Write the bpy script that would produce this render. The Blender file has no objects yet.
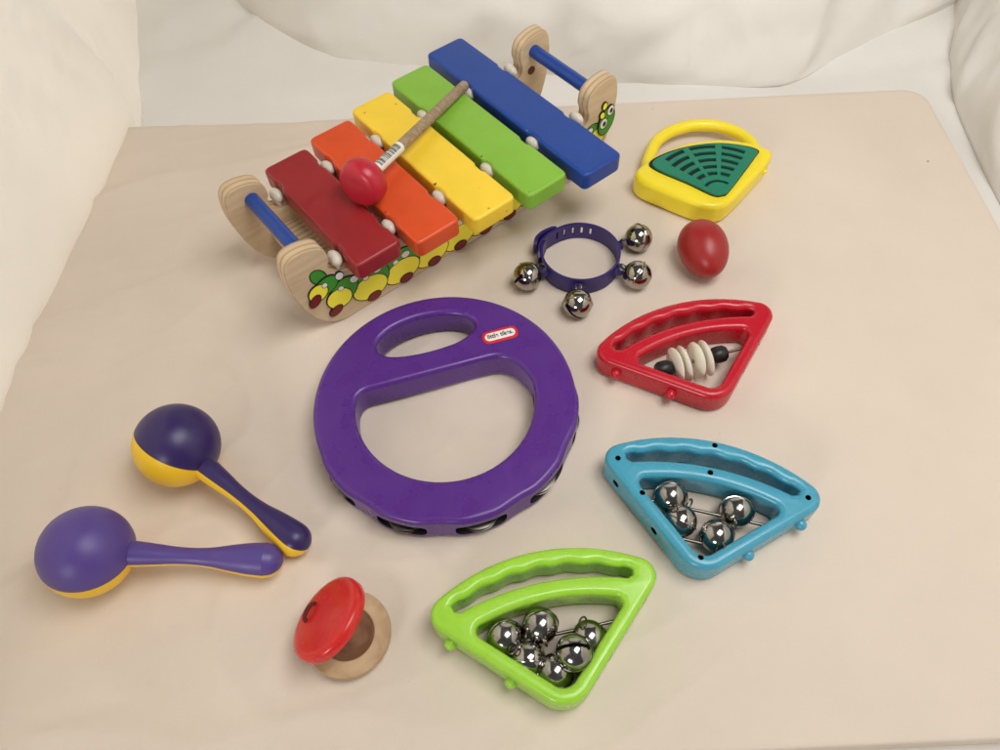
import bpy, bmesh, math, random
from mathutils import Vector, Matrix, noise
random.seed(7)
PI = math.pi
R = math.radians
scn = bpy.context.scene
COL = scn.collection

# ------------------------------------------------------------------ materials
def lin(c):
    o = []
    for v in c:
        v /= 255.0
        o.append(v / 12.92 if v <= 0.04045 else ((v + 0.055) / 1.055) ** 2.4)
    return (*o, 1.0)

def mat(name, rgb, rough=0.4, metal=0.0, bump=0.0, bscale=300.0, var=0.0, vscale=40.0, coat=0.0, spec=0.5,
        rvar=0.0, specks=None, sss=0.0):
    m = bpy.data.materials.new(name); m.use_nodes = True
    nt = m.node_tree; N = nt.nodes; L = nt.links
    b = N['Principled BSDF']
    b.inputs['Base Color'].default_value = lin(rgb)
    b.inputs['Roughness'].default_value = rough
    b.inputs['Metallic'].default_value = metal
    b.inputs['Coat Weight'].default_value = coat
    b.inputs['Coat Roughness'].default_value = 0.15
    b.inputs['Specular IOR Level'].default_value = spec
    if sss:
        b.inputs['Subsurface Weight'].default_value = sss
        b.inputs['Subsurface Radius'].default_value = (0.004, 0.003, 0.002)
        b.inputs['Subsurface Scale'].default_value = 1.0
    tc = N.new('ShaderNodeTexCoord')
    col_out = None
    if var or specks:
        n = N.new('ShaderNodeTexNoise'); n.inputs['Scale'].default_value = vscale
        n.inputs['Detail'].default_value = 5
        L.new(tc.outputs['Object'], n.inputs['Vector'])
        mr = N.new('ShaderNodeMapRange'); L.new(n.outputs['Fac'], mr.inputs['Value'])
        mr.inputs['From Min'].default_value = 0.3; mr.inputs['From Max'].default_value = 0.7
        mr.inputs['To Min'].default_value = 1 - var; mr.inputs['To Max'].default_value = 1 + var
        mx = N.new('ShaderNodeMix'); mx.data_type = 'RGBA'; mx.blend_type = 'MULTIPLY'
        mx.inputs[0].default_value = 1.0
        mx.inputs[6].default_value = lin(rgb)
        cc = N.new('ShaderNodeCombineColor')
        for i in range(3): L.new(mr.outputs[0], cc.inputs[i])
        L.new(cc.outputs[0], mx.inputs[7])
        col_out = mx.outputs[2]
        if specks:                                     # small dents and chips that stay with the paint
            sc, thr, srgb = specks
            n2 = N.new('ShaderNodeTexNoise'); n2.inputs['Scale'].default_value = sc; n2.inputs['Detail'].default_value = 3
            L.new(tc.outputs['Object'], n2.inputs['Vector'])
            r2 = N.new('ShaderNodeMapRange'); L.new(n2.outputs['Fac'], r2.inputs['Value'])
            r2.inputs['From Min'].default_value = thr; r2.inputs['From Max'].default_value = thr + 0.03
            m2 = N.new('ShaderNodeMix'); m2.data_type = 'RGBA'
            L.new(r2.outputs[0], m2.inputs[0]); L.new(col_out, m2.inputs[6])
            m2.inputs[7].default_value = lin(srgb)
            col_out = m2.outputs[2]
        L.new(col_out, b.inputs['Base Color'])
    if rvar:
        n3 = N.new('ShaderNodeTexNoise'); n3.inputs['Scale'].default_value = 60; n3.inputs['Detail'].default_value = 6
        L.new(tc.outputs['Object'], n3.inputs['Vector'])
        r3 = N.new('ShaderNodeMapRange'); L.new(n3.outputs['Fac'], r3.inputs['Value'])
        r3.inputs['From Min'].default_value = 0.3; r3.inputs['From Max'].default_value = 0.7
        r3.inputs['To Min'].default_value = max(0.02, rough - rvar); r3.inputs['To Max'].default_value = rough + rvar
        L.new(r3.outputs[0], b.inputs['Roughness'])
    if bump:
        n4 = N.new('ShaderNodeTexNoise'); n4.inputs['Scale'].default_value = bscale; n4.inputs['Detail'].default_value = 4
        L.new(tc.outputs['Object'], n4.inputs['Vector'])
        bp = N.new('ShaderNodeBump'); bp.inputs['Strength'].default_value = bump; bp.inputs['Distance'].default_value = 0.001
        L.new(n4.outputs['Fac'], bp.inputs['Height']); L.new(bp.outputs[0], b.inputs['Normal'])
    return m

def wood(name, light, dark, axis_scale=(25, 220, 220), rough=0.55, ply=False):
    m = bpy.data.materials.new(name); m.use_nodes = True
    nt = m.node_tree; N = nt.nodes; L = nt.links; b = N['Principled BSDF']
    tc = N.new('ShaderNodeTexCoord'); mp = N.new('ShaderNodeMapping'); mp.inputs['Scale'].default_value = axis_scale
    L.new(tc.outputs['Object'], mp.inputs['Vector'])
    n = N.new('ShaderNodeTexNoise'); n.inputs['Scale'].default_value = 1.0; n.inputs['Detail'].default_value = 6
    n.inputs['Distortion'].default_value = 0.4
    L.new(mp.outputs[0], n.inputs['Vector'])
    cr = N.new('ShaderNodeValToRGB'); L.new(n.outputs['Fac'], cr.inputs[0])
    cr.color_ramp.elements[0].position = 0.35; cr.color_ramp.elements[0].color = lin(dark)
    cr.color_ramp.elements[1].position = 0.65; cr.color_ramp.elements[1].color = lin(light)
    out = cr.outputs[0]
    if ply:                                            # veneer layers, seen only on the cut edges
        sp = N.new('ShaderNodeSeparateXYZ'); L.new(tc.outputs['Object'], sp.inputs[0])
        mu = N.new('ShaderNodeMath'); mu.operation = 'MULTIPLY'; mu.inputs[1].default_value = 2 * PI / 0.0056
        L.new(sp.outputs['Y'], mu.inputs[0])
        si = N.new('ShaderNodeMath'); si.operation = 'SINE'; L.new(mu.outputs[0], si.inputs[0])
        r = N.new('ShaderNodeMapRange'); L.new(si.outputs[0], r.inputs['Value'])
        r.inputs['From Min'].default_value = 0.2; r.inputs['From Max'].default_value = 0.8
        r.inputs['To Min'].default_value = 0.0; r.inputs['To Max'].default_value = 0.45
        mx = N.new('ShaderNodeMix'); mx.data_type = 'RGBA'
        L.new(r.outputs[0], mx.inputs[0]); L.new(out, mx.inputs[6]); mx.inputs[7].default_value = lin((128, 94, 58))
        out = mx.outputs[2]
    L.new(out, b.inputs['Base Color'])
    b.inputs['Roughness'].default_value = rough
    bp = N.new('ShaderNodeBump'); bp.inputs['Strength'].default_value = 0.15; bp.inputs['Distance'].default_value = 0.0006
    L.new(n.outputs['Fac'], bp.inputs['Height']); L.new(bp.outputs[0], b.inputs['Normal'])
    return m

def cloth(name, rgb, weave=1500.0, transl=0.0, blotch=0.05, specks=False):
    m = bpy.data.materials.new(name); m.use_nodes = True
    nt = m.node_tree; N = nt.nodes; L = nt.links; b = N['Principled BSDF']
    b.inputs['Roughness'].default_value = 0.85; b.inputs['Specular IOR Level'].default_value = 0.2
    tc = N.new('ShaderNodeTexCoord')
    n = N.new('ShaderNodeTexNoise'); n.inputs['Scale'].default_value = 7; n.inputs['Detail'].default_value = 8
    n.inputs['Roughness'].default_value = 0.6
    L.new(tc.outputs['Object'], n.inputs['Vector'])
    cr = N.new('ShaderNodeMapRange'); L.new(n.outputs['Fac'], cr.inputs['Value'])
    cr.inputs['From Min'].default_value = 0.3; cr.inputs['From Max'].default_value = 0.7
    cr.inputs['To Min'].default_value = 1 - blotch; cr.inputs['To Max'].default_value = 1 + blotch * 0.5
    cc = N.new('ShaderNodeCombineColor')
    for i in range(3): L.new(cr.outputs[0], cc.inputs[i])
    mx = N.new('ShaderNodeMix'); mx.data_type = 'RGBA'; mx.blend_type = 'MULTIPLY'; mx.inputs[0].default_value = 1
    mx.inputs[6].default_value = lin(rgb); L.new(cc.outputs[0], mx.inputs[7])
    if specks:                                         # a few grains of lint and dirt
        ns = N.new('ShaderNodeTexNoise'); ns.inputs['Scale'].default_value = 120; ns.inputs['Detail'].default_value = 1
        L.new(tc.outputs['Object'], ns.inputs['Vector'])
        rs = N.new('ShaderNodeMapRange'); L.new(ns.outputs['Fac'], rs.inputs['Value'])
        rs.inputs['From Min'].default_value = 0.80; rs.inputs['From Max'].default_value = 0.88
        ms = N.new('ShaderNodeMix'); ms.data_type = 'RGBA'
        L.new(rs.outputs[0], ms.inputs[0]); L.new(mx.outputs[2], ms.inputs[6]); ms.inputs[7].default_value = lin((128, 110, 92))
        mx = ms
    L.new(mx.outputs[2], b.inputs['Base Color'])
    n2 = N.new('ShaderNodeTexNoise'); n2.inputs['Scale'].default_value = weave; n2.inputs['Detail'].default_value = 2
    L.new(tc.outputs['Object'], n2.inputs['Vector'])
    n3 = N.new('ShaderNodeTexNoise'); n3.inputs['Scale'].default_value = 45; n3.inputs['Detail'].default_value = 3
    L.new(tc.outputs['Object'], n3.inputs['Vector'])
    ad = N.new('ShaderNodeMath'); ad.operation = 'MULTIPLY_ADD'; ad.inputs[1].default_value = 0.25
    L.new(n2.outputs['Fac'], ad.inputs[0]); L.new(n3.outputs['Fac'], ad.inputs[2])
    bp = N.new('ShaderNodeBump'); bp.inputs['Strength'].default_value = 0.35; bp.inputs['Distance'].default_value = 0.0010
    L.new(ad.outputs[0], bp.inputs['Height']); L.new(bp.outputs[0], b.inputs['Normal'])
    if transl:
        tr = N.new('ShaderNodeBsdfTranslucent'); L.new(mx.outputs[2], tr.inputs[0])
        ms = N.new('ShaderNodeMixShader'); ms.inputs[0].default_value = transl
        L.new(b.outputs[0], ms.inputs[1]); L.new(tr.outputs[0], ms.inputs[2])
        L.new(ms.outputs[0], N['Material Output'].inputs['Surface'])
    return m

M = {}
M['board']   = cloth('cream board cloth', (221, 206, 190), blotch=0.05, specks=True)
M['fabric']  = cloth('white tent fabric', (231, 227, 220), blotch=0.04)
M['wall']    = cloth('white side fabric', (240, 236, 229), transl=0.5, blotch=0.03)
M['red_paint']    = mat('dark red paint', (150, 34, 38), 0.38, var=0.05, rvar=0.06, bump=0.05, bscale=80, specks=(140, 0.76, (90, 20, 22)))
M['orange_paint'] = mat('orange paint', (216, 78, 30), 0.36, var=0.05, rvar=0.08, bump=0.10, bscale=80, specks=(150, 0.755, (70, 50, 34)))
M['yellow_paint'] = mat('yellow paint', (246, 208, 58), 0.36, var=0.04, rvar=0.06, bump=0.05, bscale=80, specks=(150, 0.715, (120, 92, 30)))
M['green_paint']  = mat('grass green paint', (132, 184, 58), 0.36, var=0.05, rvar=0.08, bump=0.10, bscale=80, specks=(150, 0.755, (70, 50, 34)))
M['blue_paint']   = mat('royal blue paint', (18, 64, 146), 0.34, var=0.05, rvar=0.06, bump=0.05, bscale=80, specks=(150, 0.77, (120, 140, 175)))
M['ply']   = wood('birch plywood', (216, 191, 156), (204, 176, 138), ply=True)
M['beech'] = wood('plain beech', (205, 176, 138), (178, 145, 106), axis_scale=(60, 60, 400))
M['stick'] = wood('grey worn beech', (176, 152, 122), (142, 117, 90), axis_scale=(60, 400, 400))
M['peg']   = mat('white peg plastic', (220, 212, 196), 0.32, var=0.03)
M['mallet_red'] = mat('red mallet plastic', (186, 32, 50), 0.34, rvar=0.05, bump=0.03)
M['purple'] = mat('purple plastic', (86, 42, 130), 0.30, var=0.03, vscale=15, rvar=0.07, bump=0.02, bscale=500)
M['logo_red'] = mat('logo red', (205, 34, 44), 0.4)
M['logo_white'] = mat('logo white', (238, 232, 226), 0.4)
M['black'] = mat('black ink', (14, 13, 14), 0.45)
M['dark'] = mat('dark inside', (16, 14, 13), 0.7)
M['steel'] = mat('jingle steel', (112, 108, 100), 0.32, metal=1.0, rvar=0.08)
M['chrome'] = mat('bell chrome', (168, 162, 152), 0.10, metal=1.0, rvar=0.06, bump=0.10, bscale=160, var=0.12, vscale=120)
M['nickel'] = mat('dark nickel', (166, 163, 157), 0.14, metal=1.0, rvar=0.07, bump=0.12, bscale=160, var=0.15, vscale=120)
M['wire'] = mat('dark steel wire', (120, 114, 106), 0.3, metal=1.0)
M['lime'] = mat('lime plastic', (158, 212, 62), 0.27, rvar=0.09, bump=0.06, bscale=260, var=0.04, vscale=90)
M['sky'] = mat('sky blue plastic', (70, 156, 182), 0.27, rvar=0.09, bump=0.06, bscale=260, var=0.04, vscale=90)
M['cherry'] = mat('cherry red plastic', (190, 24, 42), 0.28, rvar=0.06, bump=0.03, bscale=500, var=0.02)
M['disc'] = mat('cream disc plastic', (244, 238, 222), 0.32)
M['bead'] = mat('black bead plastic', (18, 17, 18), 0.42)
M['fan_yellow'] = mat('yellow plastic', (246, 222, 44), 0.32, rvar=0.06, bump=0.04, bscale=400)
M['grille'] = mat('dark green plastic', (10, 122, 94), 0.34, rvar=0.05)
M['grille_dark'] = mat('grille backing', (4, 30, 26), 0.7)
M['egg'] = mat('egg red plastic', (156, 32, 32), 0.38, rvar=0.05, bump=0.05, bscale=600)
M['mar_purple'] = mat('maraca purple plastic', (50, 34, 90), 0.38, rvar=0.06, bump=0.03)
M['mar_pale'] = mat('maraca pale purple', (86, 66, 138), 0.42, rvar=0.06, bump=0.03)  # paler all over than the other maraca's purple
M['mar_yellow'] = mat('maraca yellow plastic', (248, 200, 30), 0.38, rvar=0.05)
M['strap'] = mat('indigo strap vinyl', (46, 30, 98), 0.42, rvar=0.06, bump=0.05, bscale=500)
M['cast_red'] = mat('castanet red lacquer', (208, 40, 36), 0.25, rvar=0.05, bump=0.02)
M['cast_hollow_shade'] = wood('castanet hollow shade', (150, 112, 82), (120, 84, 60), axis_scale=(60, 60, 400))  # darker wood tone: the shade inside the hollows is put into the colour
M['elastic'] = mat('dark red elastic', (96, 20, 22), 0.8, bump=0.3, bscale=1500)
M['c_green'] = mat('printed green', (66, 150, 44), 0.45)
M['c_yellow'] = mat('printed yellow', (255, 240, 66), 0.45)
M['c_red'] = mat('printed dark red', (122, 16, 24), 0.45)
M['c_white'] = mat('printed white', (236, 234, 226), 0.45)
M['c_black'] = mat('printed black', (18, 22, 16), 0.5)
M['dowel'] = mat('dark red dowel', (84, 30, 26), 0.6)

# ------------------------------------------------------------------ helpers
def link(o, parent=None):
    COL.objects.link(o)
    if parent: o.parent = parent
    return o

def tag(o, label=None, cat=None, group=None, kind=None):
    if label: o['label'] = label
    if cat: o['category'] = cat
    if group: o['group'] = group
    if kind: o['kind'] = kind
    return o

def thing(name, label, cat, loc=(0, 0, 0), rz=0.0, group=None):
    o = bpy.data.objects.new(name, None)
    o.empty_display_size = 0.02
    o.location = loc; o.rotation_euler = (0, 0, rz)
    link(o)
    return tag(o, label, cat, group)

def finish(me, angle=40, smooth=True):
    if smooth:
        for p in me.polygons: p.use_smooth = True
        me.set_sharp_from_angle(angle=R(angle))

def obj(name, bm, m, parent=None, angle=40, smooth=True, wn=False):
    me = bpy.data.meshes.new(name)
    bmesh.ops.recalc_face_normals(bm, faces=bm.faces)
    bm.to_mesh(me); bm.free()
    for x in (m if isinstance(m, (list, tuple)) else [m]): me.materials.append(x)
    finish(me, angle, smooth)
    o = bpy.data.objects.new(name, me)
    if wn:
        w = o.modifiers.new('weighted', 'WEIGHTED_NORMAL'); w.keep_sharp = True; w.weight = 80
    return link(o, parent)

def solid_mesh(loops, h, bev, z0=0.0, res=4):
    """flat outline with holes -> rounded slab from z0 to z0+h (metres)"""
    cu = bpy.data.curves.new('tmp', 'CURVE'); cu.dimensions = '2D'; cu.fill_mode = 'BOTH'
    cu.extrude = max(h / 2 - bev, 0.00001); cu.bevel_depth = bev; cu.bevel_resolution = res; cu.offset = -bev
    for lp in loops:
        s = cu.splines.new('POLY'); s.points.add(len(lp) - 1)
        for p, q in zip(s.points, lp): p.co = (q[0], q[1], 0, 1)
        s.use_cyclic_u = True
    o = bpy.data.objects.new('tmp', cu); COL.objects.link(o)
    dg = bpy.context.evaluated_depsgraph_get(); dg.update()
    me = bpy.data.meshes.new_from_object(o.evaluated_get(dg), depsgraph=dg)
    bm = bmesh.new(); bm.from_mesh(me)
    bpy.data.objects.remove(o); bpy.data.curves.remove(cu); bpy.data.meshes.remove(me)
    bmesh.ops.remove_doubles(bm, verts=bm.verts, dist=1e-5)
    bmesh.ops.translate(bm, verts=bm.verts, vec=(0, 0, z0 + h / 2))
    return bm

def mm(pts): return [(x / 1000.0, y / 1000.0) for x, y in pts]

def fillet(pts, rads, n=7):
    """round the corners of a polygon; rads: one radius or one per corner"""
    if not isinstance(rads, (list, tuple)): rads = [rads] * len(pts)
    out = []
    k = len(pts)
    for i in range(k):
        p = Vector(pts[i]); a = Vector(pts[i - 1]); b = Vector(pts[(i + 1) % k]); r = rads[i]
        if r <= 0: out.append(tuple(p)); continue
        da = (a - p).normalized(); db = (b - p).normalized()
        ang = da.angle(db)
        d = min(r / math.tan(ang / 2), (a - p).length * 0.49, (b - p).length * 0.49)
        s = p + da * d; e = p + db * d
        for t in range(n + 1):
            f = t / n
            q = s * (1 - f) ** 2 + p * 2 * f * (1 - f) + e * f ** 2
            out.append(tuple(q))
    return out

def catmull(pts, n=8, closed=True):
    out = []; k = len(pts)
    for i in range(k if closed else k - 1):
        P = [Vector(pts[(i + j) % k] if closed else pts[min(max(i + j, 0), k - 1)]) for j in (-1, 0, 1, 2)]
        for t in range(n):
            f = t / n
            q = 0.5 * ((2 * P[1]) + (P[2] - P[0]) * f + (2 * P[0] - 5 * P[1] + 4 * P[2] - P[3]) * f * f
                       + (3 * P[1] - P[0] - 3 * P[2] + P[3]) * f ** 3)
            out.append(tuple(q))
    if not closed: out.append(tuple(pts[-1]))
    return out

def tube(bm, pts, r, n=10, closed=False, caps=True, mi=0):
    P = [Vector(p) for p in pts]; k = len(P); rings = []
    prev = None
    for i in range(k):
        a = P[(i - 1) % k] if (closed or i > 0) else P[i]
        b = P[(i + 1) % k] if (closed or i < k - 1) else P[i]
        t = (b - a).normalized()
        if prev is None:
            ref = Vector((0, 0, 1)) if abs(t.z) < 0.9 else Vector((1, 0, 0))
            x = t.cross(ref).normalized()
        else:
            x = (prev - t * prev.dot(t)).normalized()
        prev = x; y = t.cross(x)
        rr = r[i] if isinstance(r, (list, tuple)) else r
        rings.append([bm.verts.new(P[i] + (x * math.cos(2 * PI * j / n) + y * math.sin(2 * PI * j / n)) * rr) for j in range(n)])
    for i in range(k if closed else k - 1):
        A = rings[i]; B = rings[(i + 1) % k]
        for j in range(n):
            f = bm.faces.new((A[j], A[(j + 1) % n], B[(j + 1) % n], B[j])); f.material_index = mi
    if caps and not closed:
        for q in (rings[0][::-1], rings[-1]): bm.faces.new(q).material_index = mi
    return bm

def lathe(bm, prof, n=40, M4=Matrix.Identity(4), a0=0.0, a1=2 * PI, mi=0):
    """prof: (r, z) list about the z axis"""
    full = abs(a1 - a0 - 2 * PI) < 1e-6
    cnt = n if full else n + 1
    rings = []
    for r, z in prof:
        if r < 1e-7: rings.append([bm.verts.new(M4 @ Vector((0, 0, z)))])
        else: rings.append([bm.verts.new(M4 @ Vector((r * math.cos(a0 + (a1 - a0) * j / n), r * math.sin(a0 + (a1 - a0) * j / n), z))) for j in range(cnt)])
    for A, B in zip(rings, rings[1:]):
        for j in range(n):
            k = (j + 1) % cnt
            if len(A) == 1 and len(B) == 1: continue
            if len(A) == 1: f = (A[0], B[k], B[j])
            elif len(B) == 1: f = (A[j], A[k], B[0])
            else: f = (A[j], A[k], B[k], B[j])
            bm.faces.new(f).material_index = mi
    return bm

def sphere_prof(r, n=20, z=0.0):
    return [(r * math.sin(PI * i / n) if 0 < i < n else 0.0, z - r * math.cos(PI * i / n)) for i in range(n + 1)]

def axis_matrix(frm, to):
    d = (Vector(to) - Vector(frm)); return Matrix.Translation(frm) @ d.to_track_quat('Z', 'Y').to_matrix().to_4x4()

def box(bm, x0, x1, y0, y1, z0, z1, mi=0):
    v = [bm.verts.new((x, y, z)) for z in (z0, z1) for x, y in ((x0, y0), (x1, y0), (x1, y1), (x0, y1))]
    for f in ((0, 1, 2, 3), (4, 5, 6, 7), (0, 1, 5, 4), (1, 2, 6, 5), (2, 3, 7, 6), (3, 0, 4, 7)):
        bm.faces.new([v[i] for i in f]).material_index = mi
    return bm

def smooth01(a, b, x):
    t = min(max((x - a) / (b - a), 0), 1); return t * t * (3 - 2 * t)

def boolean_cut(target, cutters):
    """subtract the cutter meshes for real and bake the result into the target"""
    jb = bmesh.new()
    for c in cutters: jb.from_mesh(c.data)
    bmesh.ops.recalc_face_normals(jb, faces=jb.faces)
    jb.to_mesh(cutters[0].data); jb.free()
    for c in cutters[:1]:
        md = target.modifiers.new('cut', 'BOOLEAN'); md.operation = 'DIFFERENCE'; md.solver = 'EXACT'; md.use_self = True; md.object = c
        try: md.material_mode = 'TRANSFER'
        except Exception: pass
    dg = bpy.context.evaluated_depsgraph_get(); dg.update()
    me = bpy.data.meshes.new_from_object(target.evaluated_get(dg), depsgraph=dg)
    old = target.data
    target.modifiers.clear(); target.data = me
    tb = bmesh.new(); tb.from_mesh(me)
    bmesh.ops.remove_doubles(tb, verts=tb.verts, dist=2e-5)
    bmesh.ops.dissolve_degenerate(tb, edges=tb.edges, dist=1e-5)
    tb.to_mesh(me); tb.free()
    me.name = old.name
    bpy.data.meshes.remove(old)
    for c in cutters:
        d = c.data; bpy.data.objects.remove(c); bpy.data.meshes.remove(d)
    finish(me, 35)

# ------------------------------------------------------------------ the setting
def board():
    bm = bmesh.new()
    x0, x1, y0, y1, rc = -0.405, 0.452, -0.275, 0.330, 0.022
    nx, ny = 230, 165
    grid = []
    for j in range(ny + 1):
        row = []
        for i in range(nx + 1):
            x = x0 + (x1 - x0) * i / nx; y = y0 + (y1 - y0) * j / ny
            # rounded far corner
            if x > x1 - rc and y > y1 - rc:
                dx = (x - x1 + rc) / rc; dy = (y - y1 + rc) / rc
                l = math.hypot(dx, dy); mxx = max(dx, dy)
                if l > 0: dx *= mxx / l; dy *= mxx / l
                X = x1 - rc + dx * rc; Y = y1 - rc + dy * rc
            else: X, Y = x, y
            w = 1 - smooth01(-0.10, 0.10, X)
            w2 = max(w, 0.8 * (1 - smooth01(-0.24, -0.14, Y)) * (1 - smooth01(0.0, 0.2, X)))
            a = noise.noise(Vector((X * 4 + Y * 2, (Y - 0.55 * X) * 13, 0.3)))
            b = noise.noise(Vector((X * 9 + 4, (Y - 0.2 * X) * 34, 2.7)))
            c = noise.noise(Vector((X * 3, Y * 3, 7.0)))
            r1 = (1 - abs(a)) ** 7; r2 = (1 - abs(b)) ** 5
            d = noise.noise(Vector((X * 6 - Y * 2, (Y + 0.9 * X) * 9, 4.4))); r3 = (1 - abs(d)) ** 8
            e = noise.noise(Vector((X * 2.5 + Y * 1.5, (Y - 0.7 * X) * 7.0, 8.8)))
            z = w2 * (-0.0050 + 0.0075 * r1 * (0.3 + abs(c)) * 1.2 + 0.0022 * r2 * (0.3 + abs(a)) + 0.0056 * r3 * (0.25 + abs(a)) + 0.0050 * e) - 0.0004 * abs(c)
            z = min(z, 0.0009)
            row.append(bm.verts.new((X, Y, z)))
        grid.append(row)
    for j in range(ny):
        for i in range(nx):
            bm.faces.new((grid[j][i], grid[j][i + 1], grid[j + 1][i + 1], grid[j + 1][i]))
    # the edge turns down
    rim = [grid[0][i] for i in range(nx + 1)] + [grid[j][nx] for j in range(1, ny + 1)] + \
          [grid[ny][i] for i in range(nx - 1, -1, -1)] + [grid[j][0] for j in range(ny - 1, 0, -1)]
    cx, cy = (x0 + x1) / 2, (y0 + y1) / 2
    prev = rim
    for out, dz in ((0.0012, -0.0008), (0.0018, -0.003), (0.0018, -0.022)):
        ring = []
        for v in rim:
            nx_ = 1 if v.co.x > x1 - 0.001 else (-1 if v.co.x < x0 + 0.001 else 0)
            ny_ = 1 if v.co.y > y1 - 0.001 else (-1 if v.co.y < y0 + 0.001 else 0)
            if v.co.x > x1 - rc and v.co.y > y1 - rc:
                d = Vector((v.co.x - x1 + rc, v.co.y - y1 + rc)).normalized(); nx_, ny_ = d.x, d.y
            ring.append(bm.verts.new((v.co.x + nx_ * out, v.co.y + ny_ * out, v.co.z + dz)))
        k = len(ring)
        for i in range(k):
            bm.faces.new((prev[i], ring[i], ring[(i + 1) % k], prev[(i + 1) % k]))
        prev = ring
    return tag(obj('table_surface', bm, M['board'], angle=60), kind='structure')
board()

def crease(u, v, seed):
    a = noise.noise(Vector((u * 9 - v * 7, v * 6 + u * 3, seed))); b = noise.noise(Vector((u * 17 + v * 13, v * 15 - u * 6, seed + 5)))
    return 0.006 * (1 - abs(a)) ** 5 + 0.0025 * (1 - abs(b)) ** 5

def tent_floor():
    bm = bmesh.new(); nx, ny = 150, 150
    x0, x1, y0, y1 = -0.62, 0.95, -0.75, 0.95
    g = []
    for j in range(ny + 1):
        row = []
        for i in range(nx + 1):
            x = x0 + (x1 - x0) * i / nx; y = y0 + (y1 - y0) * j / ny
            z = -0.022
            d = max(x - 0.47, 0); z += 0.0
            far = smooth01(0.34, 0.40, y)
            n1 = noise.noise(Vector((x * 4 - y * 9, (y + x * 0.5) * 5, 1.2)))
            z += far * (0.010 * abs(n1) + crease(x, y, 3.3) * 0.8) + 0.10 * smooth01(0.42, 0.95, y) ** 1.5
            row.append(bm.verts.new((x, y, z)))
        g.append(row)
    for j in range(ny):
        for i in range(nx): bm.faces.new((g[j][i], g[j][i + 1], g[j + 1][i + 1], g[j + 1][i]))
    return tag(obj('tent_floor', bm, M['fabric'], angle=80), kind='structure')
tent_floor()

def sheet(name, base, rise, rows, m, zmax, wrinkle, thick=0.002):
    """a hanging cloth: base = polyline on the floor, rise(t, s) -> (dx, dy) lean"""
    bm = bmesh.new()
    B = catmull(base, 14, closed=False); k = len(B)
    g = []
    for j in range(rows + 1):
        t = (j / rows) ** 1.3; row = []
        for i, p in enumerate(B):
            s = i / (k - 1)
            dx, dy = rise(t, s); wx, wy = wrinkle(p, t * zmax, s)
            row.append(bm.verts.new((p[0] + dx + wx, p[1] + dy + wy, -0.0215 + t * zmax)))
        g.append(row)
    for j in range(rows):
        for i in range(k - 1): bm.faces.new((g[j][i], g[j][i + 1], g[j + 1][i + 1], g[j + 1][i]))
    o = obj(name, bm, m, angle=80)
    sd = o.modifiers.new('thick', 'SOLIDIFY'); sd.thickness = thick; sd.offset = 0
    return tag(o, kind='structure')

def w_left(p, z, s):
    y = p[1]
    f = noise.noise(Vector((y * 20 + z * 3.5, z * 2.0, 3.1))) * 0.009 + 0.008 * (1 - abs(noise.noise(Vector((y * 24 + z * 11, z * 1.8, 9.1))))) ** 7
    return f * smooth01(0.0, 0.16, z), 0
sheet('left_fabric_wall', [(-0.396, -0.46), (-0.398, -0.30), (-0.399, -0.15), (-0.400, 0.0), (-0.388, 0.16), (-0.376, 0.32), (-0.376, 0.36), (-0.400, 0.46), (-0.430, 0.60), (-0.47, 0.85)],
      lambda t, s: (-0.02 * t, 0), 60, M['wall'], 0.85, w_left)

def w_back(p, z, s):
    f = noise.noise(Vector((p[0] * 7 + z * 3, z * 9 - p[0] * 4, 5.5))) * 0.012 - abs(noise.noise(Vector((p[0] * 12 - z * 16, z * 9 + p[0] * 6, 1.5)))) * 0.012
    f = f * 0.7 - crease(p[0], z, 2.2)
    return 0, f * smooth01(0, 0.02, z)
sheet('back_fabric_wall', [(-0.42, 0.74), (-0.286, 0.556), (-0.199, 0.478), (-0.118, 0.448), (0.02, 0.415), (0.167, 0.386), (0.230, 0.377), (0.300, 0.372), (0.345, 0.382), (0.404, 0.420), (0.528, 0.488), (0.72, 0.60)],
      lambda t, s: (0, 0.34 * t + 0.10 * t * t), 70, M['fabric'], 0.8, w_back)

def w_right(p, z, s):
    f = noise.noise(Vector((p[1] * 11 + z * 6, z * 12 - p[1] * 5, 15.5))) * 0.008 - abs(noise.noise(Vector((p[1] * 16 - z * 14, z * 15 + p[1] * 9, 4.5)))) * 0.008
    f = f * 0.7 - crease(p[1], z, 6.1)
    return f * smooth01(0, 0.02, z), 0
sheet('right_fabric_wall', [(0.478, -0.70), (0.480, -0.3), (0.484, 0.0), (0.486, 0.18), (0.494, 0.30), (0.508, 0.37), (0.54, 0.46), (0.60, 0.60)],
      lambda t, s: (0.22 * t + 0.05 * t * t, 0), 60, M['fabric'], 0.8, w_right)

# ------------------------------------------------------------------ jingle bell (shared)
def bell_mesh(r, m):
    bm = bmesh.new()
    sp = sphere_prof(r, 26)
    lathe(bm, sp[:13] + [(r * 0.995, -r * 0.055), (r * 1.05, -r * 0.045), (r * 1.065, 0), (r * 1.05, r * 0.045), (r * 0.995, r * 0.055)] + sp[14:], 40)
    o = obj('bell', bm, [m, M['dark']])
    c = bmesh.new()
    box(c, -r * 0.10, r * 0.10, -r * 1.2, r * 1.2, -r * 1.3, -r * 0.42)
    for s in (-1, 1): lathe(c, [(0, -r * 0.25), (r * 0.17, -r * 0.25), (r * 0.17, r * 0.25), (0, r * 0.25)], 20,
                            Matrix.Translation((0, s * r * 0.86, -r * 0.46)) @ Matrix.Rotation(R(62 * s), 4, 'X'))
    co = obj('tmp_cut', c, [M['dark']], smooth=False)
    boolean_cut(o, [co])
    me = o.data
    bpy.data.objects.remove(o)
    return me
BELL = bell_mesh(0.0115, M['chrome'])
BELL_DARK = bell_mesh(0.0115, M['nickel'])
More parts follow.
